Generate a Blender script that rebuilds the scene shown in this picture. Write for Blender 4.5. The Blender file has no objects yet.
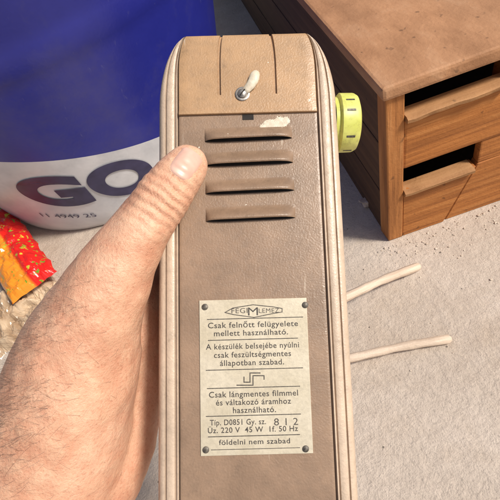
import bpy, bmesh, math, random
import numpy as np
from mathutils import Vector, Matrix, noise
from mathutils.bvhtree import BVHTree

S = bpy.context.scene
COL = S.collection
# ------------------------------------------------------------------ camera, world, sun, exposure
CAM_H = 0.42
PITCH, ROLL = math.radians(48.86), math.radians(-21.43)
FPX = 450.0                                    # focal length in pixels of a 500 px wide frame
F_ = Vector((0, math.cos(PITCH), -math.sin(PITCH)))
U0 = Vector((0, math.sin(PITCH), math.cos(PITCH)))
R_ = Vector((math.cos(ROLL), 0, 0)) + U0 * math.sin(ROLL)
U_ = Vector((-math.sin(ROLL), 0, 0)) + U0 * math.cos(ROLL)
EYE = Vector((0, 0, CAM_H))
CAMM = Matrix(((R_.x, U_.x, -F_.x, EYE.x), (R_.y, U_.y, -F_.y, EYE.y), (R_.z, U_.z, -F_.z, EYE.z), (0, 0, 0, 1)))
cd = bpy.data.cameras.new('camera')
cam = bpy.data.objects.new('camera', cd)
COL.objects.link(cam)
cam.matrix_world = CAMM
cd.sensor_width = 36.0
cd.lens = 36.0 * FPX / 500.0
cd.clip_start, cd.clip_end = 0.005, 100
S.camera = cam

SUN_DIR = Vector((0.60, -0.36, 0.80)).normalized()      # towards the sun
W = bpy.data.worlds.new('World'); S.world = W; W.use_nodes = True
wn = W.node_tree
sky = wn.nodes.new('ShaderNodeTexSky'); sky.sky_type = 'NISHITA'; sky.sun_disc = False
sky.sun_elevation = math.asin(SUN_DIR.z)
sky.sun_rotation = math.atan2(SUN_DIR.x, SUN_DIR.y)
sky.air_density = 1.0; sky.dust_density = 4.0; sky.ozone_density = 0.6
wn.links.new(sky.outputs[0], wn.nodes['Background'].inputs[0])
wn.nodes['Background'].inputs[1].default_value = 0.07
sl = bpy.data.lights.new('sun', 'SUN'); sl.energy = 3.5; sl.angle = math.radians(11); sl.color = (1, 0.93, 0.84)
so = bpy.data.objects.new('sun', sl); COL.objects.link(so)
so.rotation_euler = SUN_DIR.to_track_quat('Z', 'Y').to_euler()
vs = S.view_settings
vs.view_transform = 'Standard'; vs.look = 'None'; vs.gamma = 1; vs.exposure = 0.3; vs.use_curve_mapping = False
S.render.resolution_x = S.render.resolution_y = 1024

# ------------------------------------------------------------------ helpers
rnd = random.Random(7)

def mat(name, base, rough=0.6, metal=0.0, build=None, **kw):
    m = bpy.data.materials.new(name); m.use_nodes = True
    b = m.node_tree.nodes['Principled BSDF']
    b.inputs['Base Color'].default_value = (*base, 1)
    b.inputs['Roughness'].default_value = rough
    b.inputs['Metallic'].default_value = metal
    for k, v in kw.items():
        b.inputs[k].default_value = v
    if build: build(m.node_tree, b)
    return m

def nd(t, typ, **kw):
    n = t.nodes.new(typ)
    for k, v in kw.items():
        if k in n.inputs: n.inputs[k].default_value = v
        else: setattr(n, k, v)
    return n

def coords(t, scale=(1, 1, 1), kind='Object'):
    c = nd(t, 'ShaderNodeTexCoord'); m = nd(t, 'ShaderNodeMapping')
    m.inputs['Scale'].default_value = scale
    t.links.new(c.outputs[kind], m.inputs[0]); return m.outputs[0]

def noise_tex(t, vec, scale, detail=4, rough=0.55):
    n = nd(t, 'ShaderNodeTexNoise'); n.inputs['Scale'].default_value = scale
    n.inputs['Detail'].default_value = detail; n.inputs['Roughness'].default_value = rough
    t.links.new(vec, n.inputs['Vector']); return n.outputs['Fac']

def ramp(t, fac, stops):
    r = nd(t, 'ShaderNodeValToRGB')
    while len(r.color_ramp.elements) < len(stops): r.color_ramp.elements.new(0.5)
    for e, (p, c) in zip(r.color_ramp.elements, stops):
        e.position = p; e.color = (*c, 1) if len(c) == 3 else c
    t.links.new(fac, r.inputs[0]); return r.outputs[0]

def g(v): return (v, v, v)

def mix(t, fac, a, b, mode='MIX'):
    n = nd(t, 'ShaderNodeMix', data_type='RGBA', blend_type=mode)
    for sock, val in ((n.inputs[0], fac), (n.inputs[6], a), (n.inputs[7], b)):
        if hasattr(val, 'links'): t.links.new(val, sock)
        elif isinstance(val, (int, float)): sock.default_value = val
        else: sock.default_value = (*val, 1)
    return n.outputs[2]

def bump(t, b, h, dist, strength=1.0, prev=None):
    n = nd(t, 'ShaderNodeBump'); n.inputs['Strength'].default_value = strength
    n.inputs['Distance'].default_value = dist
    t.links.new(h, n.inputs['Height'])
    if prev: t.links.new(prev, n.inputs['Normal'])
    t.links.new(n.outputs[0], b.inputs['Normal']); return n.outputs[0]

def link_mesh(name, verts, faces, material, parent=None, smooth=False, loc=None):
    me = bpy.data.meshes.new(name); me.from_pydata([tuple(v) for v in verts], [], faces); me.update()
    bm = bmesh.new(); bm.from_mesh(me); bmesh.ops.recalc_face_normals(bm, faces=bm.faces); bm.to_mesh(me); bm.free()
    o = bpy.data.objects.new(name, me); COL.objects.link(o)
    if material: me.materials.append(material)
    if parent: o.parent = parent
    if smooth:
        for p in me.polygons: p.use_smooth = True
    if loc is not None: o.location = loc
    return o

def bm_obj(name, bm, material, parent=None, smooth=False):
    bmesh.ops.recalc_face_normals(bm, faces=bm.faces)
    me = bpy.data.meshes.new(name); bm.to_mesh(me); bm.free()
    o = bpy.data.objects.new(name, me); COL.objects.link(o); me.materials.append(material)
    if parent: o.parent = parent
    if smooth:
        for p in me.polygons: p.use_smooth = True
    return o

def empty(name, m=None, **props):
    o = bpy.data.objects.new(name, None); COL.objects.link(o); o.empty_display_size = 0.02
    if m is not None: o.matrix_world = m
    for k, v in props.items(): o[k] = v
    return o

def box_bm(bm, x0, x1, y0, y1, z0, z1, bev=0.0, jit=0.0, seg=2):
    vs_ = [bm.verts.new((x + rnd.uniform(-jit, jit), y + rnd.uniform(-jit, jit), z + rnd.uniform(-jit, jit)))
           for x in (x0, x1) for y in (y0, y1) for z in (z0, z1)]
    fs = [(0, 1, 3, 2), (4, 6, 7, 5), (0, 4, 5, 1), (2, 3, 7, 6), (0, 2, 6, 4), (1, 5, 7, 3)]
    faces = [bm.faces.new([vs_[i] for i in f]) for f in fs]
    if bev:
        es = list({e for f in faces for e in f.edges})
        bmesh.ops.bevel(bm, geom=es, offset=bev, segments=seg, profile=0.6, affect='EDGES')

def box(name, b, material, parent=None, bev=0.0, jit=0.0):
    bm = bmesh.new(); box_bm(bm, *b, bev=bev, jit=jit)
    return bm_obj(name, bm, material, parent)

def ray(px, py): return F_ + R_ * ((px - 250) / FPX) + U_ * ((250 - py) / FPX)
def ground_at(px, py, z=0.0):
    d = ray(px, py); return EYE + d * ((z - CAM_H) / d.z)

# ------------------------------------------------------------------ materials
def b_ground(t, b):
    v = coords(t)
    c1 = noise_tex(t, v, 9, 6); c2 = noise_tex(t, v, 85, 7, 0.7); c3 = noise_tex(t, v, 700, 3, 0.6)
    col = ramp(t, c1, [(0.3, (0.52, 0.44, 0.365)), (0.7, (0.64, 0.555, 0.475))])
    col = mix(t, 0.4, col, ramp(t, c2, [(0.3, g(0.7)), (0.6, g(1.0))]), 'MULTIPLY')
    vo = nd(t, 'ShaderNodeTexVoronoi'); vo.inputs['Scale'].default_value = 60; t.links.new(v, vo.inputs['Vector'])
    spots = ramp(t, vo.outputs['Distance'], [(0.035, g(0.35)), (0.075, g(1))])
    stain = ramp(t, noise_tex(t, v, 5, 7, 0.7), [(0.48, g(0)), (0.72, g(0.6))])
    col = mix(t, stain, col, (0.40, 0.30, 0.21))
    fine = ramp(t, noise_tex(t, v, 420, 4, 0.7), [(0.28, g(0.62)), (0.5, g(1))])
    col = mix(t, 0.7, col, fine, 'MULTIPLY')
    t.links.new(mix(t, 1.0, col, spots, 'MULTIPLY'), b.inputs['Base Color'])
    n1 = bump(t, b, ramp(t, c2, [(0.38, g(0)), (0.72, g(1))]), 0.0022, 0.6)
    n2 = bump(t, b, c3, 0.0008, 0.5, n1)
    bump(t, b, spots, 0.001, 0.6, n2)
M_ground = mat('rough_concrete', (0.5, 0.43, 0.36), 0.9, build=b_ground)

def b_wood(cols, scl=(1, 1, 1), gr=60):
    def f(t, b):
        v = coords(t, scl)
        info = nd(t, 'ShaderNodeObjectInfo')
        add = nd(t, 'ShaderNodeVectorMath', operation='ADD'); t.links.new(v, add.inputs[0]); t.links.new(info.outputs['Random'], add.inputs[1])
        n = noise_tex(t, add.outputs[0], gr, 7, 0.65); n2 = noise_tex(t, v, 14, 4); n3 = noise_tex(t, coords(t), 300, 3)
        col = ramp(t, n, [(0.3, cols[0]), (0.55, cols[1]), (0.75, cols[2])])
        col = mix(t, 0.55, col, ramp(t, n2, [(0.3, g(0.55)), (0.7, g(1.05))]), 'MULTIPLY')
        sp = ramp(t, noise_tex(t, coords(t), 90, 2), [(0.68, g(1)), (0.74, g(0.45))])
        t.links.new(mix(t, 0.8, col, sp, 'MULTIPLY'), b.inputs['Base Color'])
        p = bump(t, b, n, 0.0022, 0.6); bump(t, b, n3, 0.0008, 0.5, p)
    return f
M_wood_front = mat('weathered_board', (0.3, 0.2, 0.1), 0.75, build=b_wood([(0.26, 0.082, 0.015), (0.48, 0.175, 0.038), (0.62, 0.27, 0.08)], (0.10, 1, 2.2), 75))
M_wood_shaded = mat('shaded_side_board', (0.2, 0.1, 0.05), 0.8, build=b_wood([(0.07, 0.032, 0.014), (0.11, 0.052, 0.023), (0.15, 0.075, 0.034)], (1, 0.08, 2.2), 75))  # darker copy of the crate wood, the flank's shadow put into its colour
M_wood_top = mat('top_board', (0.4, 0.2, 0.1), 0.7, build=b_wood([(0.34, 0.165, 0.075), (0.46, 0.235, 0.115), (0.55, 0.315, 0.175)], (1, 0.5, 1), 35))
M_post = mat('weathered_post', (0.3, 0.2, 0.1), 0.75, build=b_wood([(0.28, 0.10, 0.024), (0.50, 0.20, 0.055), (0.66, 0.32, 0.12)], (1.6, 1, 0.10), 75))
M_stick = mat('bare_wood', (0.7, 0.58, 0.46), 0.55, build=b_wood([(0.62, 0.48, 0.36), (0.74, 0.60, 0.47), (0.80, 0.68, 0.55)], (0.3, 3, 3), 80))

def b_paint(base, lo, hi):
    def f(t, b):
        v = coords(t)
        n = noise_tex(t, v, 1300, 2, 0.5); n2 = noise_tex(t, v, 45, 5, 0.6); n3 = noise_tex(t, v, 330, 5, 0.7)
        col = mix(t, 1.0, base, ramp(t, n2, [(0.3, g(lo)), (0.7, g(hi))]), 'MULTIPLY')
        col = mix(t, 0.55, col, ramp(t, n3, [(0.25, g(0.62)), (0.55, g(1))]), 'MULTIPLY')
        chips = ramp(t, noise_tex(t, v, 420, 2, 0.4), [(0.765, g(0)), (0.785, g(1))])
        sc1 = ramp(t, noise_tex(t, coords(t, (1, 0.05, 1)), 620, 2, 0.4), [(0.70, g(0)), (0.73, g(1))])
        sc2 = ramp(t, noise_tex(t, v, 28, 3), [(0.5, g(0)), (0.62, g(0.7))])
        scr = mix(t, 1.0, sc1, sc2, 'MULTIPLY')
        dirt = ramp(t, noise_tex(t, v, 70, 6, 0.75), [(0.60, g(0)), (0.78, g(0.55))])
        col = mix(t, dirt, col, (0.11, 0.075, 0.045))
        col = mix(t, scr, col, (0.55, 0.46, 0.36))
        t.links.new(mix(t, chips, col, (0.72, 0.66, 0.56)), b.inputs['Base Color'])
        p = bump(t, b, n, 0.0003, 0.4); bump(t, b, n3, 0.0002, 0.25, p)
        t.links.new(ramp(t, n3, [(0.3, g(0.50)), (0.7, g(0.30))]), b.inputs['Roughness'])
    return f
M_body = mat('hammered_beige_paint', (0.3, 0.2, 0.13), 0.5, build=b_paint((0.285, 0.190, 0.126), 0.74, 1.14))
M_shell = mat('cream_shell', (0.55, 0.43, 0.33), 0.42, build=b_paint((0.56, 0.435, 0.325), 0.84, 1.08))
M_cover = mat('worn_tan_paint', (0.5, 0.35, 0.2), 0.5, build=b_paint((0.44, 0.272, 0.145), 0.80, 1.08))
M_dark = mat('painted_opening_shade', (0.012, 0.010, 0.009), 0.8, build=lambda t, b: t.links.new(ramp(t, noise_tex(t, coords(t), 300), [(0.3, (0.008, 0.007, 0.006)), (0.7, (0.02, 0.016, 0.013))]), b.inputs['Base Color']))  # near-black that stands in for the shade inside openings

def b_plate(t, b):
    v = coords(t)
    n = noise_tex(t, v, 60, 5); n3 = noise_tex(t, v, 700, 4, 0.7)
    col = ramp(t, n, [(0.3, (0.50, 0.44, 0.32)), (0.7, (0.62, 0.56, 0.44))])
    col = mix(t, 0.4, col, ramp(t, n3, [(0.3, g(0.6)), (0.6, g(1))]), 'MULTIPLY')
    t.links.new(col, b.inputs['Base Color'])
    bump(t, b, n3, 0.0002, 0.4)
M_plate = mat('aged_aluminium_plate', (0.6, 0.54, 0.42), 0.45, 0.15, build=b_plate)
M_ink = mat('black_ink', (0.02, 0.018, 0.016), 0.6, build=lambda t, b: t.links.new(ramp(t, noise_tex(t, coords(t), 1500, 3), [(0.35, (0.02, 0.018, 0.016)), (0.7, (0.10, 0.085, 0.07))]), b.inputs['Base Color']))
def b_metal(t, b):
    n = noise_tex(t, coords(t), 500, 4)
    t.links.new(ramp(t, n, [(0.3, (0.20, 0.18, 0.16)), (0.7, (0.5, 0.47, 0.43))]), b.inputs['Base Color'])
    bump(t, b, n, 0.0003, 0.4)
M_metal = mat('dull_steel', (0.4, 0.38, 0.35), 0.4, 0.7, build=b_metal)
M_rivet = mat('rivet_steel', (0.12, 0.1, 0.09), 0.5, 0.4, build=lambda t, b: t.links.new(ramp(t, noise_tex(t, coords(t), 900), [(0.3, (0.05, 0.045, 0.04)), (0.7, (0.18, 0.16, 0.13))]), b.inputs['Base Color']))
def b_dab(t, b):
    n = noise_tex(t, coords(t), 400, 4)
    t.links.new(ramp(t, n, [(0.3, (0.52, 0.45, 0.34)), (0.7, (0.66, 0.60, 0.48))]), b.inputs['Base Color'])
    bump(t, b, n, 0.0005, 0.5)
M_dab = mat('cream_paint_dab', (0.8, 0.75, 0.65), 0.5, build=b_dab)
def b_knob(t, b):
    n = noise_tex(t, coords(t), 120, 4)
    col = ramp(t, n, [(0.3, (0.50, 0.53, 0.09)), (0.7, (0.68, 0.69, 0.20))])
    col = mix(t, ramp(t, noise_tex(t, coords(t), 260, 6, 0.75), [(0.5, g(0)), (0.72, g(0.6))]), col, (0.22, 0.19, 0.06))
    t.links.new(col, b.inputs['Base Color'])
M_knob = mat('lime_plastic', (0.7, 0.7, 0.2), 0.4, build=b_knob)

def b_skin(t, b):
    v = coords(t)
    n = noise_tex(t, v, 35, 5, 0.6); n2 = noise_tex(t, v, 170, 5, 0.65); n3 = noise_tex(t, v, 900, 3, 0.6)
    col = ramp(t, n, [(0.28, (0.56, 0.30, 0.19)), (0.5, (0.68, 0.41, 0.27)), (0.72, (0.75, 0.49, 0.34))])
    col = mix(t, 0.5, col, ramp(t, n2, [(0.3, (0.78, 0.50, 0.44)), (0.65, (1, 1, 1))]), 'MULTIPLY')
    pores = ramp(t, n3, [(0.30, (0.72, 0.55, 0.50)), (0.45, (1, 1, 1))])
    col = mix(t, 0.5, col, pores, 'MULTIPLY')
    t.links.new(col, b.inputs['Base Color'])
    vo = nd(t, 'ShaderNodeTexVoronoi', feature='DISTANCE_TO_EDGE'); vo.inputs['Scale'].default_value = 900
    t.links.new(coords(t, (1, 1.6, 1)), vo.inputs['Vector'])
    cr = ramp(t, vo.outputs['Distance'], [(0.0, g(0)), (0.12, g(1))])
    p = bump(t, b, n2, 0.0016, 0.5); p = bump(t, b, n3, 0.0006, 0.45, p); bump(t, b, cr, 0.00012, 0.3, p)
    b.inputs['Subsurface Weight'].default_value = 0.18
    b.inputs['Subsurface Radius'].default_value = (1.0, 0.35, 0.2)
    b.inputs['Subsurface Scale'].default_value = 0.004
M_skin = mat('skin', (0.66, 0.4, 0.28), 0.5, build=b_skin)
def b_nail(t, b):
    n = noise_tex(t, coords(t), 150, 3)
    t.links.new(ramp(t, n, [(0.3, (0.60, 0.36, 0.28)), (0.7, (0.70, 0.46, 0.37))]), b.inputs['Base Color'])
M_nail = mat('nail', (0.7, 0.5, 0.42), 0.38, build=b_nail)
M_hair = mat('dark_hair', (0.03, 0.018, 0.012), 0.5, build=lambda t, b: t.links.new(ramp(t, noise_tex(t, coords(t), 200), [(0.3, (0.02, 0.012, 0.008)), (0.7, (0.07, 0.04, 0.025))]), b.inputs['Base Color']))

def b_drum(t, b):
    c = nd(t, 'ShaderNodeTexCoord'); s = nd(t, 'ShaderNodeSeparateXYZ'); t.links.new(c.outputs['Object'], s.inputs[0])
    n = noise_tex(t, c.outputs['Object'], 25, 5); n2 = noise_tex(t, c.outputs['Object'], 300, 4)
    blue = ramp(t, n, [(0.3, (0.016, 0.021, 0.215)), (0.7, (0.021, 0.027, 0.25))])
    white = ramp(t, n, [(0.3, (0.52, 0.53, 0.56)), (0.7, (0.68, 0.68, 0.70))])
    # printed edge between the blue and the pale base, a slow wave round the drum
    w = nd(t, 'ShaderNodeMath', operation='MULTIPLY_ADD'); w.inputs[1].default_value = -0.33; w.inputs[2].default_value = 0.1375
    t.links.new(s.outputs['X'], w.inputs[0])
    gt = nd(t, 'ShaderNodeMath', operation='GREATER_THAN'); t.links.new(s.outputs['Z'], gt.inputs[0]); t.links.new(w.outputs[0], gt.inputs[1])
    cc = mix(t, gt.outputs[0], white, blue)
    mp = nd(t, 'ShaderNodeMapping'); mp.inputs['Scale'].default_value = (1, 1, 0.12); t.links.new(c.outputs['Object'], mp.inputs[0])
    sc = ramp(t, noise_tex(t, mp.outputs[0], 170, 4, 0.6), [(0.66, g(0)), (0.78, g(0.2))])
    dust = ramp(t, noise_tex(t, c.outputs['Object'], 7, 7, 0.75), [(0.5, g(0)), (0.8, g(0.35))])
    cc = mix(t, sc, cc, (0.30, 0.30, 0.38)); cc = mix(t, dust, cc, (0.12, 0.11, 0.13))
    t.links.new(cc, b.inputs['Base Color'])
    bump(t, b, n2, 0.0006, 0.25)
M_drum = mat('blue_and_white_plastic', (0.02, 0.03, 0.25), 0.32, build=b_drum)
M_print = mat('navy_print', (0.03, 0.028, 0.075), 0.4, build=lambda t, b: t.links.new(ramp(t, noise_tex(t, coords(t), 60), [(0.3, (0.022, 0.020, 0.06)), (0.7, (0.045, 0.042, 0.11))]), b.inputs['Base Color']))

def b_packet(t, b):
    v = coords(t)
    s = nd(t, 'ShaderNodeSeparateXYZ'); t.links.new(v, s.inputs[0])
    n = noise_tex(t, v, 60, 4)
    base = ramp(t, s.outputs['Y'], [(0.0, (0.75, 0.25, 0.02)), (0.004, (0.62, 0.015, 0.012))])
    ws = noise_tex(t, v, 130, 3); spot = ramp(t, ws, [(0.60, g(0)), (0.63, g(1))])
    green = ramp(t, n, [(0.4, (0.10, 0.26, 0.02)), (0.6, (0.55, 0.45, 0.04))])
    t.links.new(mix(t, spot, base, green), b.inputs['Base Color'])
    bump(t, b, n, 0.002, 0.4)
M_packet = mat('printed_red_film', (0.6, 0.02, 0.015), 0.22, build=b_packet)
def b_wrap(t, b):
    n = noise_tex(t, coords(t), 40, 4)
    t.links.new(ramp(t, n, [(0.3, (0.26, 0.16, 0.09)), (0.7, (0.62, 0.48, 0.33))]), b.inputs['Base Color'])
M_wrap = mat('crumpled_film', (0.6, 0.5, 0.4), 0.2, build=b_wrap)

# ------------------------------------------------------------------ ground
gm = link_mesh('ground', [(-8, -8, 0), (8, -8, 0), (8, 8, 0), (-8, 8, 0)], [(0, 1, 2, 3)], M_ground)
gm['kind'] = 'structure'

def b_grit(t, b):
    n = noise_tex(t, coords(t), 60, 3)
    t.links.new(ramp(t, n, [(0.3, (0.44, 0.35, 0.27)), (0.55, (0.58, 0.50, 0.41)), (0.75, (0.70, 0.62, 0.53))]), b.inputs['Base Color'])
M_grit = mat('grit', (0.5, 0.4, 0.3), 0.9, build=b_grit)
gb = bmesh.new(); gr = random.Random(11)
for _ in range(260):
    u = gr.random()
    if u < .06: p = ground_at(gr.uniform(350, 520), gr.uniform(205, 520))
    elif u < .8:
        q = ground_at(390 + gr.uniform(-35, 130), 240); p = Vector((0.15 + gr.uniform(-.03, .2), 0.295 - abs(gr.gauss(0, .022)), 0))
    else: p = ground_at(gr.uniform(-10, 160), gr.uniform(235, 330))
    r = min(.0022, .0004 + abs(gr.gauss(0, .0005)))
    vv = bmesh.ops.create_icosphere(gb, subdivisions=1, radius=r)['verts']
    for w_ in vv:
        w_.co *= gr.uniform(.65, 1.2); w_.co.z *= .7; w_.co += p + Vector((0, 0, r * .35))
gobj = bm_obj('grit', gb, M_grit); gobj['kind'] = 'stuff'; gobj['label'] = 'fine crumbs of grit scattered over the concrete'; gobj['category'] = 'grit'
# ------------------------------------------------------------------ long wooden crate on the ground
K = 0.7
CRX, CRY, CRYAW, CRH = 0.2156 * K, 0.4341 * K, -0.0471, 0.287 * K
CRM = Matrix.Translation((CRX, CRY, 0)) @ Matrix.Rotation(CRYAW, 4, 'Z')
crate = empty('wooden_crate', CRM, label='long brown wooden crate with two dark slots in its front, on the concrete', category='crate')

CW, CD, T = 0.42, 0.95, 0.012
A1, A0, B1, B0 = 0.1882, 0.1640, 0.1010, 0.0725          # upper and lower slot heights
XL, XR = 0.0165, 0.0945
def crate_part(name, x0, x1, y0, y1, z0, z1, m, bev=0.0016, jit=0.0009):
    return box(name, (x0, x1, y0, y1, z0, z1), m, crate, bev, jit)
crate_part('top_panel', -0.004, CW + .004, -0.005, CD, A1, CRH, M_wood_top, 0.003)
crate_part('front_rail', XL + .0005, CW, 0.0007, T, B1, A0, M_wood_front, 0.003)
bm = bmesh.new()                                          # lowest board, split by a slanting joint
def slab(bm, pts, y0, y1):
    a = [bm.verts.new((x, y0, z)) for x, z in pts]; b = [bm.verts.new((x, y1, z)) for x, z in pts]
    bm.faces.new(a); bm.faces.new(b[::-1])
    for k in range(len(pts)): bm.faces.new((a[k], b[k], b[(k + 1) % len(pts)], a[(k + 1) % len(pts)]))
slab(bm, [(XL + .0005, 0.0), (0.0665, 0.0), (0.0955, B0 - .001), (XL + .0005, B0)], -0.0012, T)
bmesh.ops.bevel(bm, geom=bm.edges[:], offset=0.001, segments=1, affect='EDGES')
bm_obj('front_rail', bm, M_wood_front, crate)
bm = bmesh.new(); slab(bm, [(0.0690, 0.0), (CW, 0.0), (CW, B0), (0.0978, B0)], 0.0006, T)
bmesh.ops.bevel(bm, geom=bm.edges[:], offset=0.001, segments=1, affect='EDGES')
bm_obj('front_rail', bm, M_wood_front, crate)
crate_part('post', 0.0, XL, -0.0018, 0.018, 0.0, A1 - .0005, M_post)
for x in (0.117, 0.27, CW - 0.0165):
    crate_part('post', x, x + 0.016, T + .0005, 0.03, 0.0, A1 - .0008, M_wood_front)
crate_part('post', .112, .135, 0.0012, T - .0012, A0 + .0005, A1 - .0005, M_wood_front)
crate_part('post', XR + 0.003, XR + 0.03, 0.0012, T - .0012, B0 + .0005, B1 - .0005, M_wood_front)
for z0, z1 in ((0.0, 0.058), (0.062, 0.124), (0.128, A1 - .0008)):
    crate_part('side_plank', 0.0015, 0.011, 0.0185, CD - .01, z0, z1, M_wood_shaded, 0.0015, 0.0008)
crate_part('back_panel', 0.012, CW, CD - .009, CD - .001, 0, A1 - .0008, M_wood_shaded)
M_lip = mat('raw_lip_wood', (0.55, 0.36, 0.2), 0.75, build=b_wood([(0.30, 0.135, 0.045), (0.44, 0.225, 0.09), (0.56, 0.33, 0.16)], (0.10, 1, 2.0), 70))
def lip(x0, x1, z):
    bm = bmesh.new(); n = 26; P = []
    for i in range(n + 1):
        x = x0 + (x1 - x0) * i / n; w = 0.0016 * noise.noise(Vector((x * 45, z * 50, 0))); h = 0.0016 * noise.noise(Vector((x * 60, z * 50, 5)))
        P.append([bm.verts.new((x, y, zz)) for y, zz in ((0.011, z - .0005), (0.011, z + .0025), (-0.0035 + w, z + .0026 + h), (-0.0062 + w, z + .0008 + h), (-0.0058 + w, z - .0026 + h), (-0.0036, z - .0042), (0.0, z - .0042))])
    for a, b in zip(P[:-1], P[1:]):
        for k in range(7): bm.faces.new((a[k], a[(k + 1) % 7], b[(k + 1) % 7], b[k]))
    bm.faces.new(P[0]); bm.faces.new(P[-1][::-1])
    o = bm_obj('slot_lip', bm, M_lip, crate, True); o.data.set_sharp_from_angle(angle=math.radians(40))
lip(XL + .001, 0.111, A0 - .0022); lip(XL + .001, XR - .003, B0 - .0022)
M_inner = mat('painted_shade_board', (0.03, 0.016, 0.008), 0.9, build=b_wood([(0.012, 0.007, 0.004), (0.022, 0.012, 0.006), (0.035, 0.018, 0.009)], (0.2, 1, 1)))  # near-black wood, paints the deep shade behind the slots
crate_part('bottom_panel', 0.0115, CW - .02, T + .019, .199, 0.002, 0.008, M_inner)  # added dark floor, keeps lit ground from showing through the slot
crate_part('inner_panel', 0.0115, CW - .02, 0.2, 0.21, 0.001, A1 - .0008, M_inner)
crate_part('side_panel', CW - .009, CW, 0.031, CD - .0095, 0, A1 - .0008, M_wood_shaded)

# ------------------------------------------------------------------ blue drum with a pale printed base
DC = Vector((-0.1525, 0.707, 0)); DR0, DK, DH = 0.20, 0.199, 0.52
drum = empty('plastic_drum', Matrix.Translation(DC), label='large blue plastic drum with GO in navy letters on its white base', category='drum')
prof = [(0.0, 0.002), (DR0 - .012, 0.0), (DR0 - .003, 0.003), (DR0, 0.010)]
for k in range(1, 40):
    z = 0.010 + (DH - 0.03) * k / 39
    r = DR0 + DK * z + (0.004 * math.exp(-((z - 0.262) / 0.006) ** 2))
    prof.append((r, z))
prof += [(prof[-1][0] + .006, DH - .018), (prof[-1][0] + .006, DH), (prof[-1][0], DH)]
NS = 128
def lathe(name, prof, n, m, parent, smooth=True):
    vs_, fs = [], []
    for r, z in prof:
        for k in range(n):
            a = 2 * math.pi * k / n; vs_.append((r * math.cos(a), r * math.sin(a), z))
    for i in range(len(prof) - 1):
        for k in range(n):
            fs.append((i * n + k, i * n + (k + 1) % n, (i + 1) * n + (k + 1) % n, (i + 1) * n + k))
    return link_mesh(name, vs_, fs, m, parent, smooth)
lathe('wall', prof, NS, M_drum, drum)
rt = prof[-1][0]
lathe('lid', [(rt + .004, DH - .012), (rt + .004, DH + .006), (rt - .01, DH + .008), (rt - .014, DH + .002), (0.0005, DH + .002)], NS, M_drum, drum)

def text_mesh(txt, w=None, h=None, offset=0.0, align='CENTER', shear=0.0):
    c = bpy.data.curves.new('t', 'FONT'); c.body = txt; c.align_x = align; c.offset = offset; c.shear = shear
    c.resolution_u = 14
    o = bpy.data.objects.new('t', c); COL.objects.link(o)
    dg = bpy.context.evaluated_depsgraph_get()
    me = bpy.data.meshes.new_from_object(o.evaluated_get(dg))
    bpy.data.objects.remove(o); bpy.data.curves.remove(c)
    co = np.array([v.co[:] for v in me.vertices])
    lo, hi = co.min(0), co.max(0)
    sx = (w / (hi[0] - lo[0])) if w else 1; sy = (h / (hi[1] - lo[1])) if h else sx
    if not w: sx = sy
    mid = (lo + hi) / 2
    for v in me.vertices: v.co = ((v.co.x - mid[0]) * sx, (v.co.y - mid[1]) * sy, 0)
    return me
def wrap_text(name, txt, th, z, w, h, slope, off=0.0012, offset=0.0, cuts=2, shear=0.0):
    me = text_mesh(txt, w, h, offset, shear=shear)
    bm = bmesh.new(); bm.from_mesh(me); bmesh.ops.triangulate(bm, faces=bm.faces[:])
    for _ in range(cuts): bmesh.ops.subdivide_edges(bm, edges=[e for e in bm.edges if e.calc_length() > 0.005], cuts=1); bmesh.ops.triangulate(bm, faces=bm.faces[:])
    for v in bm.verts:
        a = math.radians(th) + v.co.x / 0.221; zz = z + v.co.y + slope * v.co.x
        r = DR0 + DK * zz + off
        v.co = (r * math.cos(a), r * math.sin(a), zz)
    me.materials.clear()
    o = bm_obj(name, bm, M_print, drum); return o
wrap_text('letter', 'G', -103.8, 0.0960, 0.080, 0.064, -0.25, offset=0.055, cuts=6)
wrap_text('letter', 'O', -81.3, 0.0775, 0.084, 0.064, -0.25, offset=0.055, cuts=6)
wrap_text('lettering', '11 4949 25', -107.5, 0.0435, 0.075, 0.0085, -0.28, cuts=1)

# ------------------------------------------------------------------ sticks, chip, packet, wrapper on the ground
def tube(name, pts, radii, n, m, parent=None, flat=1.0):
    vs_, fs = [], []
    for i, (p, r) in enumerate(zip(pts, radii)):
        p = Vector(p); q = Vector(pts[min(i + 1, len(pts) - 1)]) - Vector(pts[max(i - 1, 0)]); q.normalize()
        sd = q.cross(Vector((0, 0, 1))).normalized(); up = sd.cross(q)
        for k in range(n):
            a = 2 * math.pi * k / n; vs_.append(p + sd * (r * math.cos(a)) + up * (r * math.sin(a) * flat))
    for i in range(len(pts) - 1):
        for k in range(n):
            fs.append((i * n + k, i * n + (k + 1) % n, (i + 1) * n + (k + 1) % n, (i + 1) * n + k))
    fs.append(tuple(range(n))); fs.append(tuple(range((len(pts) - 1) * n, len(pts) * n)))
    return link_mesh(name, vs_, fs, m, parent, True)
def stick(p0, p1, r, label, lift=0.0, name='wooden_stick'):
    a, b = ground_at(*p0, lift), ground_at(*p1); d = b - a; L = d.length; n = 14
    pts, rad = [], []
    for i in range(n + 1):
        t = i / n
        pts.append((L * t, 0.0011 * math.sin(t * 6 + r * 900), r * 0.92 + (0.0008 * t)))
        rad.append(r * (1 + 0.07 * math.sin(i * 2.1 + r * 3000) + 0.04 * math.sin(i * 5.3)) * (0.55 if i in (0, n) else 1))
    pts[-1] = (L + r * .1, pts[-1][1], pts[-1][2]); pts[-2] = (L - r * .5, pts[-2][1], pts[-2][2])
    o = tube(name, pts, rad, 10, M_stick)
    o.location = a; o.rotation_euler = (0, -math.asin(d.z / L), math.atan2(d.y, d.x))
    o['label'] = label; o['category'] = 'stick'; o['group'] = 'pale sticks on the concrete'
stick((322, 309), (418, 269), 0.0046, 'shorter pale wooden stick on the concrete, the one nearer the crate', 0.032)
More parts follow.
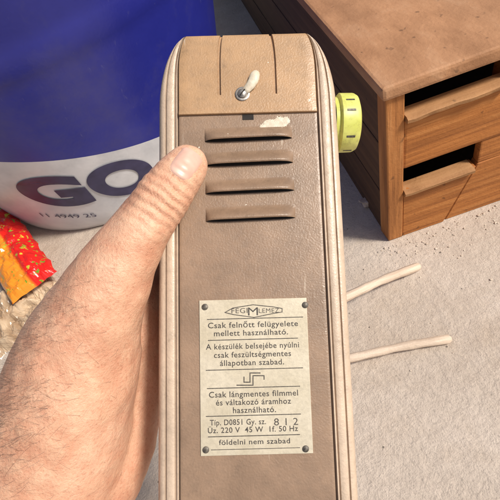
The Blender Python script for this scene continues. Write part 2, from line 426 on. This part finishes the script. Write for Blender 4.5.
stick((318, 365), (450, 341), 0.0042, 'longer pale wooden stick on the concrete, lying level with the nameplate', 0.010)

def lumpy(name, size, seed, amp, freq, m, sub=4):
    bm = bmesh.new(); bmesh.ops.create_icosphere(bm, subdivisions=sub, radius=1)
    for v in bm.verts:
        n = noise.noise(v.co * freq + Vector((seed, 0, 0)))
        v.co *= 1 + amp * n
        v.co = Vector((v.co.x * size[0], v.co.y * size[1], v.co.z * size[2]))
    return bm_obj(name, bm, m)
chip = lumpy('wood_chip', (0.013, 0.007, 0.005), 3.1, 0.5, 1.6, M_stick, 3)
chip.location = ground_at(369, 203) + Vector((0, 0, .004)); chip.rotation_euler = (0.1, 0.2, 0.3)
chip['label'] = 'small pale wood chip on the concrete beside the crate corner'; chip['category'] = 'chip'

def crumple(name, L, Wd, Hh, seed, amp, m, nu=60, nv=34):
    vs_, fs = [], []
    def fold(p):
        q = p * 38 + Vector((seed, 0, 0))
        a = abs(noise.noise(q)) + 0.5 * abs(noise.noise(q * 2.1)) + 0.25 * abs(noise.noise(q * 4.3))
        return a
    for side in (1, -1):
        for i in range(nu + 1):
            for j in range(nv + 1):
                u, v = i / nu * 2 - 1, j / nv * 2 - 1
                puff = max(0, (1 - abs(u) ** 5)) ** .5 * max(0, (1 - abs(v) ** 2.6)) ** .6
                p = Vector((u * L / 2, v * Wd / 2, 0))
                h = Hh * puff * (0.6 + 0.4 * side) + amp * (fold(p) - .45) * (0.35 + .65 * puff)
                zz = h if side > 0 else max(-Hh * .4 * puff, -0.004) + amp * (fold(p) - .45) * (1 - puff) * .35
                vs_.append((p.x, p.y + amp * .4 * noise.noise(p * 60), zz))
    N = (nu + 1) * (nv + 1)
    for s_ in (0, N):
        for i in range(nu):
            for j in range(nv):
                a = s_ + i * (nv + 1) + j
                fs.append((a, a + 1, a + nv + 2, a + nv + 1) if s_ else (a, a + nv + 1, a + nv + 2, a + 1))
    return link_mesh(name, vs_, fs, m, None, False)
pk = crumple('crumpled_packet', 0.20, 0.066, 0.020, 4.0, 0.010, M_packet)
g1, g2 = ground_at(-8, 192, .02), ground_at(50, 276, .02); dv = g2 - g1
pk.rotation_euler = (0, 0, math.atan2(dv.y, dv.x))
pk.location = g2 - dv.normalized() * 0.095 + Vector((dv.y, -dv.x, 0)).normalized() * 0.022 + Vector((0, 0, 0.004))
pk['label'] = 'crumpled glossy red and orange packet lying left of the thumb'; pk['category'] = 'packet'
wr = crumple('crumpled_wrapper', 0.13, 0.10, 0.012, 9.3, 0.022, M_wrap)
wr.location = ground_at(14, 312); wr.rotation_euler = (0, 0, 0.6)
wr['label'] = 'crumpled pale clear wrapper lying just behind the hairy wrist'; wr['category'] = 'wrapper'

# ------------------------------------------------------------------ the held projector (millimetres in its own frame)
SC = 0.8
Acam = Vector((.00257, -.07, -.21)) * SC; Bcam = Vector((-.00128, .077, -.231)) * SC
Yd = (Bcam - Acam).normalized(); Xd = Vector((1, .03, 0)); Xd = (Xd - Yd * Xd.dot(Yd)).normalized(); Zd = Xd.cross(Yd)
LM = Matrix(((Xd.x, Yd.x, Zd.x, Acam.x), (Xd.y, Yd.y, Zd.y, Acam.y), (Xd.z, Yd.z, Zd.z, Acam.z), (0, 0, 0, 1)))
DEVM = CAMM @ LM
dev = empty('slide_projector', DEVM, label='beige hammered metal slide projector with louvred back held upright in the hand', category='projector')
MM = 0.001
def dl(px, py):
    d = Vector(((px - 250) / FPX, (250 - py) / FPX, -1)); t = Acam.dot(Zd) / d.dot(Zd); q = d * t - Acam
    return q.dot(Xd) / MM, q.dot(Yd) / MM
VT, VB = 147.7, -62.0
def hw(v):
    if v < 118: return 37.1
    return 24.9 + 12.2 * math.sqrt(max(0, 1 - ((v - 118) / (VT + .05 - 118)) ** 2))
def pw(v):
    if v < 132: return 28.6
    return 24.2 + 4.4 * math.sqrt(max(0, 1 - ((v - 132) / 16.2) ** 2))
RIB = [(0, -9), (0, -5.0), (.03, -3.4), (.10, -2.0), (.19, -1.1), (.29, -.65), (.36, -.65), (.39, -1.5), (.43, -1.5), (.46, -.35), (.54, 0.0), (.72, 0.05),
       (.80, -.2), (.83, -1.1), (.87, -1.1), (.90, -.1), (.94, .1), (.965, -.2), (.975, -2.2), (1.0, -2.2)]
def ring(v, back):
    h, p = hw(v), min(pw(v), hw(v) - .4)
    L = [(-(h - q * (h - p)), z) for q, z in RIB]
    pts = L + [(-x, z) for x, z in reversed(L)]
    return [(-h + 4, back + 0.0), (-h, back + 6)] + pts + [(h, back + 6), (h - 4, back + 0.0)]
vsamp = [VB] + [VB + (118 - VB) * k / 14 for k in range(1, 15)] + [118 + 29.7 * math.sin(math.radians(a)) for a in range(6, 91, 6)]
BACK = -38.0
vs_, fs = [], []
rings = []
for v in vsamp: rings.append((v, ring(v, BACK), 0))
rings.append((VT + .45, [(x * .992, z - .5 if z > -3 else z) for x, z in ring(VT, BACK)], 1))
rings.append((VT + .6, [(x * .975, z - 1.2 if z > -3 else z) for x, z in ring(VT, BACK)], 1))
NP = len(rings[0][1])
for v, rg, _ in rings: vs_ += [(x * MM, v * MM, z * MM) for x, z in rg]
for i in range(len(rings) - 1):
    for k in range(NP):
        fs.append((i * NP + k, i * NP + (k + 1) % NP, (i + 1) * NP + (k + 1) % NP, (i + 1) * NP + k))
fs.append(tuple(range(NP))); fs.append(tuple(range((len(rings) - 1) * NP, len(rings) * NP)))
body = link_mesh('body', vs_, fs, M_shell, dev, True)
body.data.set_sharp_from_angle(angle=math.radians(38))

def field(name, us, vsx, zf, m, parent, base=-2.0, xf=None, sharp=30):
    """sheet with height zf(u, v) closed down to base; xf may squeeze u by row"""
    V, Fc = [], []; nu, nv = len(us), len(vsx)
    for lay in (0, 1):
        for v in vsx:
            for u in us:
                x = xf(u, v) if xf else u
                V.append((x * MM, v * MM, (zf(u, v) if lay == 0 else base) * MM))
    idx = lambda l, j, i: l * nu * nv + j * nu + i
    for j in range(nv - 1):
        for i in range(nu - 1):
            Fc.append((idx(0, j, i), idx(0, j, i + 1), idx(0, j + 1, i + 1), idx(0, j + 1, i)))
            Fc.append((idx(1, j, i), idx(1, j + 1, i), idx(1, j + 1, i + 1), idx(1, j, i + 1)))
    for j in range(nv - 1):
        for i in (0, nu - 1): Fc.append((idx(0, j, i), idx(0, j + 1, i), idx(1, j + 1, i), idx(1, j, i)))
    for i in range(nu - 1):
        for j in (0, nv - 1): Fc.append((idx(0, j, i), idx(0, j, i + 1), idx(1, j, i + 1), idx(1, j, i)))
    o = link_mesh(name, V, Fc, m, parent, True); o.data.set_sharp_from_angle(angle=math.radians(sharp)); return o

def lin(a, b, n): return [a + (b - a) * k / n for k in range(n + 1)]
def wob(u, v, s=0.05): return s * noise.noise(Vector((u * .12, v * .12, 3.0))) + s * .4 * noise.noise(Vector((u * .5, v * .5, 1.0)))
# back panel under the cover
PU = [-28.25, -28.1, -27.7] + lin(-27, 27, 36) + [27.7, 28.1, 28.25]
def zpanel(u, v):
    e = 28.25 - abs(u); z = 0.0 + wob(u, v)
    return z - (0.35 if e < .05 else 0.12 if e < .2 else 0)
field('back_panel', PU, lin(VB, 118, 100), zpanel, M_body, dev)
# sliding cover with two pressed grooves and a thick lip
CU = [-28.2, -28.0, -27.6, -24, -20, -16, -12.6, -12.25, -12.1, -11.5, -10.9, -10.75, -10.5, -7, -3.5, 0]
CU = CU + [-u for u in reversed(CU[:-1])]
CV = [112.7, 112.75, 112.95, 113.3, 114.4, 114.7, 115.0] + lin(116, 119.4, 3) + [120.6, 120.9, 121.3] + lin(123, 146.2, 16) + [147.0, 147.5, 147.75]
def zcover(u, v):
    z = 0.75 + wob(u, v, .06)
    if v < 114.6: z += 0.55
    if v < 112.73: z -= 0.5
    elif v < 112.9: z -= 0.12
    if v > 147.2: z -= .25
    if v > 147.6: z -= .5
    if v > 121 and abs(abs(u) - 11.5) < 0.65: z -= 1.15
    e = 28.2 - abs(u)
    return z - (0.4 if e < .05 else 0.12 if e < .25 else 0)
field('sliding_cover', CU, CV, zcover, M_cover, dev, base=-1.5, xf=lambda u, v: u * (pw(v) - .4) / 28.2)
# little dark block under the lip, coloured as the shade of a catch hole
bm = bmesh.new(); cu, cv = dl(248, 116.5); box_bm(bm, (cu - 2.3) * MM, (cu + 2.3) * MM, 110.2 * MM, 112.55 * MM, -1 * MM, .10 * MM)
bm_obj('catch_hole_shade', bm, M_dark, dev)
# louvres
louv = [dl(249, 141.3)[1], dl(250, 165.7)[1], dl(251, 193.5)[1], dl(251, 221.0)[1]]
def louvre(vb):
    UH, LH, HM = 17.7, 5.6, 3.3
    root = None
    us = [-17.7, -17.6, -17.3, -16.9, -16.3, -15.4] + lin(-14, 14, 14) + [15.4, 16.3, 16.9, 17.3, 17.6, 17.7]
    ts = lin(0, .8, 8) + [.87, .93, .97, 1.0]
    V, Fc = [], []
    def hh(u, t):
        e = max(0, 1 - (abs(u) / UH) ** 6) ** .7
        s_ = math.sin(min(1, t / .93) * math.pi / 2) ** 1.7 - (.16 * max(0, (t - .9) / .1) ** 2)
        return 0.03 + HM * e * s_
    for lay in (0, 1):
        for t in ts:
            for u in us:
                vv = vb + LH * (1 - t) + 0.25 * math.sin(u * .09)
                V.append((u * MM, (vv + (.0 if lay == 0 else .25 * t)) * MM, (hh(u, t) - (0 if lay == 0 else .32)) * MM))
    nu, nv = len(us), len(ts)
    for l in (0, 1):
        for j in range(nv - 1):
            for i in range(nu - 1):
                a = l * nu * nv + j * nu + i; Fc.append((a, a + 1, a + nu + 1, a + nu))
    j = nv - 1
    for i in range(nu - 1):
        a = j * nu + i; b = nu * nv + a; Fc.append((a, a + 1, b + 1, b))
    lo = link_mesh('louvre', V, Fc, M_body, dev, True); lo.data.set_sharp_from_angle(angle=math.radians(50))
    # flat strip, painted as the shade in the slit below the hood
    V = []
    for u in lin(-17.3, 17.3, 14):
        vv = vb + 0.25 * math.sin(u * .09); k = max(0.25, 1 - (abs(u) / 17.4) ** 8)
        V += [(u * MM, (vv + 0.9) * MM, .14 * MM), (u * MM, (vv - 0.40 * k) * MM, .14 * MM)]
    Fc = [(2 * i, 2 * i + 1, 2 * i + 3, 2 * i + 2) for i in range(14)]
    link_mesh('slit_shade', V, Fc, M_dark, lo)
for vb in louv: louvre(vb + .6)

# lens-headed screw and paint dabs
def disc_lathe(name, prof, n, m, parent, c, smooth=True):
    V, Fc = [], []
    for r, z in prof:
        for k in range(n):
            a = 2 * math.pi * k / n; V.append(((c[0] + r * math.cos(a)) * MM, (c[1] + r * math.sin(a)) * MM, (c[2] + z) * MM))
    for i in range(len(prof) - 1):
        for k in range(n): Fc.append((i * n + k, i * n + (k + 1) % n, (i + 1) * n + (k + 1) % n, (i + 1) * n + k))
    Fc.append(tuple(range((len(prof) - 1) * n, len(prof) * n)))
    o = link_mesh(name, V, Fc, m, parent, smooth); o.data.set_sharp_from_angle(angle=math.radians(40)); return o
sc = dl(242.5, 95)
screw = disc_lathe('screw', [(3.0, 0), (3.0, .45), (2.7, .6), (2.2, .6), (2.1, .45), (1.95, .45), (1.9, 1.1), (1.5, 1.5), (.8, 1.75), (.05, 1.8)], 28, M_metal, dev, (sc[0], sc[1], .72))
bm = bmesh.new(); box_bm(bm, -1.6 * MM, 1.6 * MM, -.22 * MM, .22 * MM, 0, .35 * MM)
bmesh.ops.rotate(bm, verts=bm.verts, cent=(0, 0, 0), matrix=Matrix.Rotation(.9, 3, 'Z')); bmesh.ops.translate(bm, verts=bm.verts, vec=(sc[0] * MM, sc[1] * MM, 2.28 * MM))
bm_obj('screw_slot', bm, M_dark, screw)
def dab(name, circles, z0, hgt, m, seed, parent=None):
    cs = [(*dl(x, y), r * .41) for x, y, r in circles]
    x0, x1 = min(c[0] - c[2] for c in cs) - .6, max(c[0] + c[2] for c in cs) + .6
    y0, y1 = min(c[1] - c[2] for c in cs) - .6, max(c[1] + c[2] for c in cs) + .6
    st = .14; nx, ny = int((x1 - x0) / st), int((y1 - y0) / st)
    H = {}
    for i in range(nx + 1):
        for j in range(ny + 1):
            x, y = x0 + i * st, y0 + j * st
            d = max(1 - math.hypot(x - c[0], y - c[1]) / c[2] for c in cs) + .30 * noise.noise(Vector((x * .45 + seed, y * .7, 0))) + .22 * noise.noise(Vector((x * 1.9, y * 1.9, seed)))
            if d > 0: H[i, j] = (x, y, z0 + hgt * min(1, d * 2.0) ** .6 * (0.9 + .15 * noise.noise(Vector((x * .5, y * .5, seed)))))
    ix = {}; V = []
    for k, p in H.items(): ix[k] = len(V); V.append((p[0] * MM, p[1] * MM, p[2] * MM))
    Fc = [(ix[i, j], ix[i + 1, j], ix[i + 1, j + 1], ix[i, j + 1]) for (i, j) in H if (i + 1, j) in ix and (i + 1, j + 1) in ix and (i, j + 1) in ix]
    return link_mesh(name, V, Fc, m, parent or dev, True)
LP = [(243.5, 94, 1.0, 1.5), (247, 91, 1.5, 1.75), (250.5, 87.5, 1.9, 1.95), (253, 83.5, 2.1, 2.1), (254.3, 79.5, 2.0, 2.15), (255.5, 76, 1.7, 1.9), (256.6, 73.4, 1.4, 1.2), (257.0, 72.6, 1.3, .5)]
V, Fc = [], []
for q, (px, py, zz, r) in enumerate(LP):
    a = Vector(dl(*LP[max(q - 1, 0)][:2])); b_ = Vector(dl(*LP[min(q + 1, len(LP) - 1)][:2])); d = (b_ - a).normalized(); c0 = Vector(dl(px, py))
    for k in range(14):
        an = 2 * math.pi * k / 14
        V.append(((c0.x - d.y * r * math.cos(an)) * MM, (c0.y + d.x * r * math.cos(an)) * MM, (.75 + zz * .55 + r * .55 * math.sin(an)) * MM))
for q in range(len(LP) - 1):
    for k in range(14): Fc.append((q * 14 + k, q * 14 + (k + 1) % 14, (q + 1) * 14 + (k + 1) % 14, (q + 1) * 14 + k))
Fc += [tuple(range(14)), tuple(range((len(LP) - 1) * 14, len(LP) * 14))]
link_mesh('latch_lever', V, Fc, M_dab, dev, True)
dab('paint_dab', [(264, 128, 5), (271, 126, 8), (279, 124, 8), (285, 121, 4.5)], .05, .22, M_dab, 7.0)

# side knob on the right flank
bm = bmesh.new(); prof = [(36.9, 11.0), (38.6, 11.0), (38.8, 11.9), (39.4, 12.5), (45.2, 12.4), (46.8, 11.6), (47.6, 9.6), (47.8, 6.0), (47.8, 0.05)]
KC = (113.6, -13.5); n = 48; V, Fc = [], []
for u, r in prof:
    for k in range(n):
        a = 2 * math.pi * k / n; rr = r * (1 + (.012 if (k % 2 and 39 < u < 46) else 0)); V.append((u * MM, (KC[0] + rr * math.cos(a)) * MM, (KC[1] + rr * math.sin(a)) * MM))
for i in range(len(prof) - 1):
    for k in range(n): Fc.append((i * n + k, i * n + (k + 1) % n, (i + 1) * n + (k + 1) % n, (i + 1) * n + k))
bm.free()
knob = link_mesh('side_knob', V, Fc, M_knob, dev, True); knob.data.set_sharp_from_angle(angle=math.radians(35)); knob['label'] = 'yellow-green plastic knob'
for py in (97, 108.5, 131.5, 142):
    v = dl(352, py)[1]; c = max(-1, min(1, (v - KC[0]) / 12.6)); a = math.acos(c)
    q = box('grip_slot', (41.0 * MM, 44.6 * MM, -.45 * MM, .45 * MM, -.2 * MM, .12 * MM), M_rivet, knob)
    q.matrix_local = Matrix.Translation((0, (KC[0] + 12.5 * math.cos(a)) * MM, (KC[1] + 12.5 * math.sin(a)) * MM)) @ Matrix.Rotation(-a + math.pi / 2 if False else a - math.pi / 2, 4, 'X')

# nameplate
x0, y1 = dl(201, 300.5); x1, y0 = dl(309.5, 453)
PX0, PX1, PY0, PY1 = -20.6, 20.6, y0, y1
bm = bmesh.new(); box_bm(bm, PX0 * MM, PX1 * MM, PY0 * MM, PY1 * MM, 0.02 * MM, .45 * MM, bev=.12 * MM, seg=2)
plate = bm_obj('nameplate', bm, M_plate, dev)
for px, py in ((205, 307), (305, 305), (206, 449.5), (305.5, 448.5)):
    u, v = dl(px, py); disc_lathe('rivet', [(1.25, 0), (1.2, .25), (.8, .5), (.05, .58)], 18, M_rivet, plate, (u, v, .44))
def plate_text(txt, xl, xr, y, cap=5.4, offset=0.012, name='lettering'):
    """y is the middle of the small letters, cap the height of a capital, both in photo pixels"""
    ul, v = dl(xl, y); ur, _ = dl(xr, y)
    c = bpy.data.curves.new('t', 'FONT'); c.body = txt; c.offset = offset; c.resolution_u = 3; c.space_character = 1.08
    o = bpy.data.objects.new('t', c); COL.objects.link(o)
    me = bpy.data.meshes.new_from_object(o.evaluated_get(bpy.context.evaluated_depsgraph_get()))
    bpy.data.objects.remove(o); bpy.data.curves.remove(c)
    xs = [p.co.x for p in me.vertices]; lo, hi = min(xs), max(xs)
    sx = (ur - ul) * MM / (hi - lo); sy = cap * .385 * MM / 0.70
    for p in me.vertices: p.co = ((p.co.x - (lo + hi) / 2) * sx, (p.co.y - .25) * sy, 0)
    me.materials.clear(); me.materials.append(M_ink)
    o = bpy.data.objects.new(name, me); COL.objects.link(o); o.parent = plate
    o.location = ((ul + ur) / 2 * MM, v * MM, .475 * MM); return o
def plate_rule(xl, xr, y, th=.8):
    ul, v = dl(xl, y); ur, _ = dl(xr, y)
    t = th * .385 / 2
    link_mesh('rule', [(ul * MM, (v - t) * MM, .472 * MM), (ur * MM, (v - t) * MM, .472 * MM), (ur * MM, (v + t) * MM, .472 * MM), (ul * MM, (v + t) * MM, .472 * MM)], [(0, 1, 2, 3)], M_ink, plate)
def stroke(pts, w, name, closed=False):
    bm = bmesh.new(); P = [Vector((*dl(*p), 0)) for p in pts]
    n = len(P); rng = range(n if closed else n - 1)
    for i in rng:
        a, b = P[i], P[(i + 1) % n]; d = (b - a).normalized(); s_ = Vector((-d.y, d.x, 0)) * (w * .385 / 2); e = d * (w * .385 / 2)
        q = [a - e - s_, b + e - s_, b + e + s_, a - e + s_]
        bm.faces.new([bm.verts.new((p.x * MM, p.y * MM, (.473 + .002 * i) * MM)) for p in q])
    return bm_obj(name, bm, M_ink, plate)
stroke([(225, 312.5), (233, 308), (253, 304.8), (274, 307), (282, 308.5), (282, 312), (273, 313.5), (254, 317.4), (233, 314.5)], .8, 'logo_outline', True)
plate_text('FÉGI', 231.5, 247.5, 311.6, 5.0, 0.0)
plate_text('M', 248, 258, 312.6, 8.0, 0.0)
plate_text('LEMEZ', 258.8, 279, 311.4, 4.4, 0.0)
plate_rule(207, 303, 319.5)
plate_text('Csak felnőtt felügyelete', 208, 298, 326.3)
plate_text('mellett használható.', 214, 288, 334.2)
plate_rule(208, 298, 340.4)
plate_text('A készülék belsejébe nyúlni', 206, 299, 347.6)
plate_text('csak feszültségmentes', 214, 291, 355.8)
plate_text('állapotban szabad.', 220, 284, 363.8)
plate_rule(206, 303, 370.2)
stroke([(237, 385), (253, 385), (253, 375.5), (264, 375.5), (264, 379)], 1.0, 'symbol_line')
stroke([(244, 377), (244, 382), (250, 382), (250, 372.8), (260, 372.8)], 1.0, 'symbol_line')
plate_rule(207, 300, 388.4)
plate_text('Csak lángmentes filmmel', 209, 298, 395.4)
plate_text('és váltakozó áramhoz', 216, 291, 403.2)
plate_text('használható.', 233, 276, 410.8)
plate_rule(206, 301, 416.2)
plate_text('Típ. D0851 Gy. sz.', 210, 266, 423.2, 5.2)
plate_text('8 1 2', 274, 298, 422.6, 6.6, 0.0)
plate_text('Üz. 220 V  45 W  1f. 50 Hz', 208, 298, 431.0, 5.0)
plate_rule(208, 300, 436.6)
plate_text('földelni nem szabad', 219, 290, 442.8, 4.8)
plate_rule(211, 300, 449.6, .6)

# ------------------------------------------------------------------ hand: thumb in front, fingers behind, wrist leaving bottom left
def cp(px, py, dep): return EYE + ray(px, py) * dep
HO = cp(60, 440, .186)
def chain(bm, pts):
    """tapered capsules between (world point, radius)"""
    n = 20
    for (a, ra), (b, rb) in zip(pts[:-1], pts[1:]):
        for p, r in ((a, ra), (b, rb)):
            bmesh.ops.create_icosphere(bm, subdivisions=3, radius=r, matrix=Matrix.Translation(p - HO))
        d = (b - a); L = d.length; d.normalize(); s_ = (ra - rb) / L; c_ = math.sqrt(max(0, 1 - s_ * s_))
        sd = d.orthogonal().normalized(); up = d.cross(sd)
        A_ = [bm.verts.new(a - HO + d * (ra * s_) + (sd * math.cos(2 * math.pi * k / n) + up * math.sin(2 * math.pi * k / n)) * ra * c_) for k in range(n)]
        B_ = [bm.verts.new(b - HO + d * (rb * s_) + (sd * math.cos(2 * math.pi * k / n) + up * math.sin(2 * math.pi * k / n)) * rb * c_) for k in range(n)]
        for k in range(n): bm.faces.new((A_[k], A_[(k + 1) % n], B_[(k + 1) % n], B_[k]))
        bm.faces.new(A_[::-1]); bm.faces.new(B_)
bm = bmesh.new()
C_ = lambda *a: [(cp(x, y, d), r * MM) for x, y, d, r in a]
chain(bm, C_((188, 165, .1719, 7.9), (179, 177, .1702, 9.3), (164, 198, .1683, 10.4), (143, 228, .1680, 11.2), (121, 262, .1695, 13.2), (101, 300, .173, 17.2), (84, 337, .177, 22.0), (71, 382, .181, 26.5), (58, 440, .186, 29.0), (38, 520, .194, 31.5), (8, 640, .208, 36.0)))
chain(bm, C_((101, 306, .178, 16), (106, 296, .196, 14), (116, 285, .212, 12)))
chain(bm, C_((80, 350, .185, 20), (100, 345, .202, 15), (116, 345, .214, 12)))
chain(bm, C_((132, 282, .206, 13), (134, 330, .2055, 14), (132, 390, .205, 15), (122, 440, .202, 16), (98, 472, .197, 20)))
chain(bm, C_((74, 400, .187, 22), (104, 395, .202, 15), (124, 395, .212, 12)))
chain(bm, C_((66, 430, .190, 22), (100, 432, .203, 15), (126, 430, .212, 12), (116, 345, .214, 12)))
for yb, ym, yt, rr in ((272, 240, 228, 9.0), (300, 285, 275, 9.2), (330, 330, 322, 8.8), (366, 384, 380, 8.2)):
    chain(bm, C_((116, yb, .214, rr + 2.2), (160, ym, .2235, rr), (212, yt, .2245, rr - .6), (262, yt + 4, .2235, rr - 1.6)))
tmp = bm_obj('hand_source', bm, M_skin)
md = tmp.modifiers.new('r', 'REMESH'); md.mode = 'VOXEL'; md.voxel_size = 0.0011
md2 = tmp.modifiers.new('s', 'SMOOTH'); md2.iterations = 16; md2.factor = 0.5
dg = bpy.context.evaluated_depsgraph_get()
hme = bpy.data.meshes.new_from_object(tmp.evaluated_get(dg)); hme.name = 'hand'
bpy.data.objects.remove(tmp)
hand = bpy.data.objects.new('hand', hme); COL.objects.link(hand); hand.location = HO
hme.materials.clear(); hme.materials.append(M_skin)
jp = cp(164, 198, .158) - HO; ax = (cp(188, 165, .172) - cp(143, 228, .168)).normalized()
nrm = [v.normal.copy() for v in hme.vertices]
for v, nn in zip(hme.vertices, nrm):
    p = v.co
    dsp = 0.0011 * noise.noise(p * 45) + 0.0004 * noise.noise(p * 140)
    d = p - jp; al = d.dot(ax); m_ = math.exp(-(d.length / .011) ** 2)
    dsp += m_ * (0.0008 * math.cos(al * 2 * math.pi / .0034 + 2 * noise.noise(p * 160)) - .0002)
    v.co = p + nn * dsp
for p in hme.polygons: p.use_smooth = True
hme.update()
hand['label'] = 'hand with its thumb pressed on the louvred back of the projector, hairy wrist'; hand['category'] = 'hand'
bvh = BVHTree.FromPolygons([v.co + HO for v in hme.vertices], [tuple(p.vertices) for p in hme.polygons])
def hit(px, py):
    loc, no, _, _ = bvh.ray_cast(EYE, ray(px, py).normalized()); return loc, no
# nail
axp = Vector((0.60, -0.80)); pep = Vector((0.80, 0.60)); nc = Vector((185.5, 164.5))
V, Fc, nr, na = [], [], 9, 28
okay = True
for i in range(nr + 1):
    for k in range(na):
        a = 2 * math.pi * k / na; q = i / nr
        ca, sa = math.cos(a), math.sin(a); e = .62
        x = math.copysign(abs(ca) ** e, ca) * 15.5 * q; y = math.copysign(abs(sa) ** e, sa) * 13.5 * q
        pp = nc + axp * x + pep * y; loc, no = hit(pp.x, pp.y)
        if loc is None: loc, no = hit(nc.x, nc.y)
        off = 0.0006 * (1 - q ** 4) - 0.00015 * q ** 4
        if ca > .6 and q > .8: off += .0004
        V.append(loc - HO + no * off)
for i in range(nr):
    for k in range(na): Fc.append((i * na + k, i * na + (k + 1) % na, (i + 1) * na + (k + 1) % na, (i + 1) * na + k))
link_mesh('thumbnail', V, Fc, M_nail, hand, True)
# dark hair along the back of the wrist
V, Fc = [], []
fore = (cp(101, 300, .173) - cp(38, 520, .194)).normalized()
hr = random.Random(5); cnt = 0
for _ in range(9000):
    if cnt >= 620: break
    px, py = hr.uniform(0, 125), 262 + 238 * hr.random() ** .8
    edge = 152 - (py - 290) * .25
    leftness = (edge - px) / edge
    left = 60 - (py - 290) * .9; fall = min(1, max(0, (py - 262) / 55)) * math.exp(-max(0, px - max(left, 0)) / 24.0) * (1 if py < 400 else max(0.12, 1 - (py - 400) / 90))
    if hr.random() > max(0.02, fall): continue
    loc, no = hit(px, py)
    if loc is None: continue
    cnt += 1
    d = (fore * hr.uniform(-.2, .5) + R_ * hr.uniform(-1.0, -.3) + U_ * hr.uniform(-.6, .4) + no * .25).normalized()
    L = hr.uniform(.004, .009); w = hr.uniform(.00002, .000042); sd = d.cross(no).normalized()
    b0 = len(V); N = 5
    for i in range(N):
        t = i / (N - 1); c = loc - HO + d * (L * t) + no * (0.0011 * math.sin(t * 2.6) - .0001) + sd * (.0012 * math.sin(t * 2 + cnt) * t)
        ww = w * (1 - .85 * t)
        V += [c + sd * ww, c - sd * ww * .5 + no * ww, c - sd * ww * .5 - no * ww]
    for i in range(N - 1):
        for k in range(3):
            a = b0 + i * 3 + k; b_ = b0 + i * 3 + (k + 1) % 3; Fc.append((a, b_, b_ + 3, a + 3))
ho = link_mesh('hair', V, Fc, M_hair, hand); ho['kind'] = 'stuff'
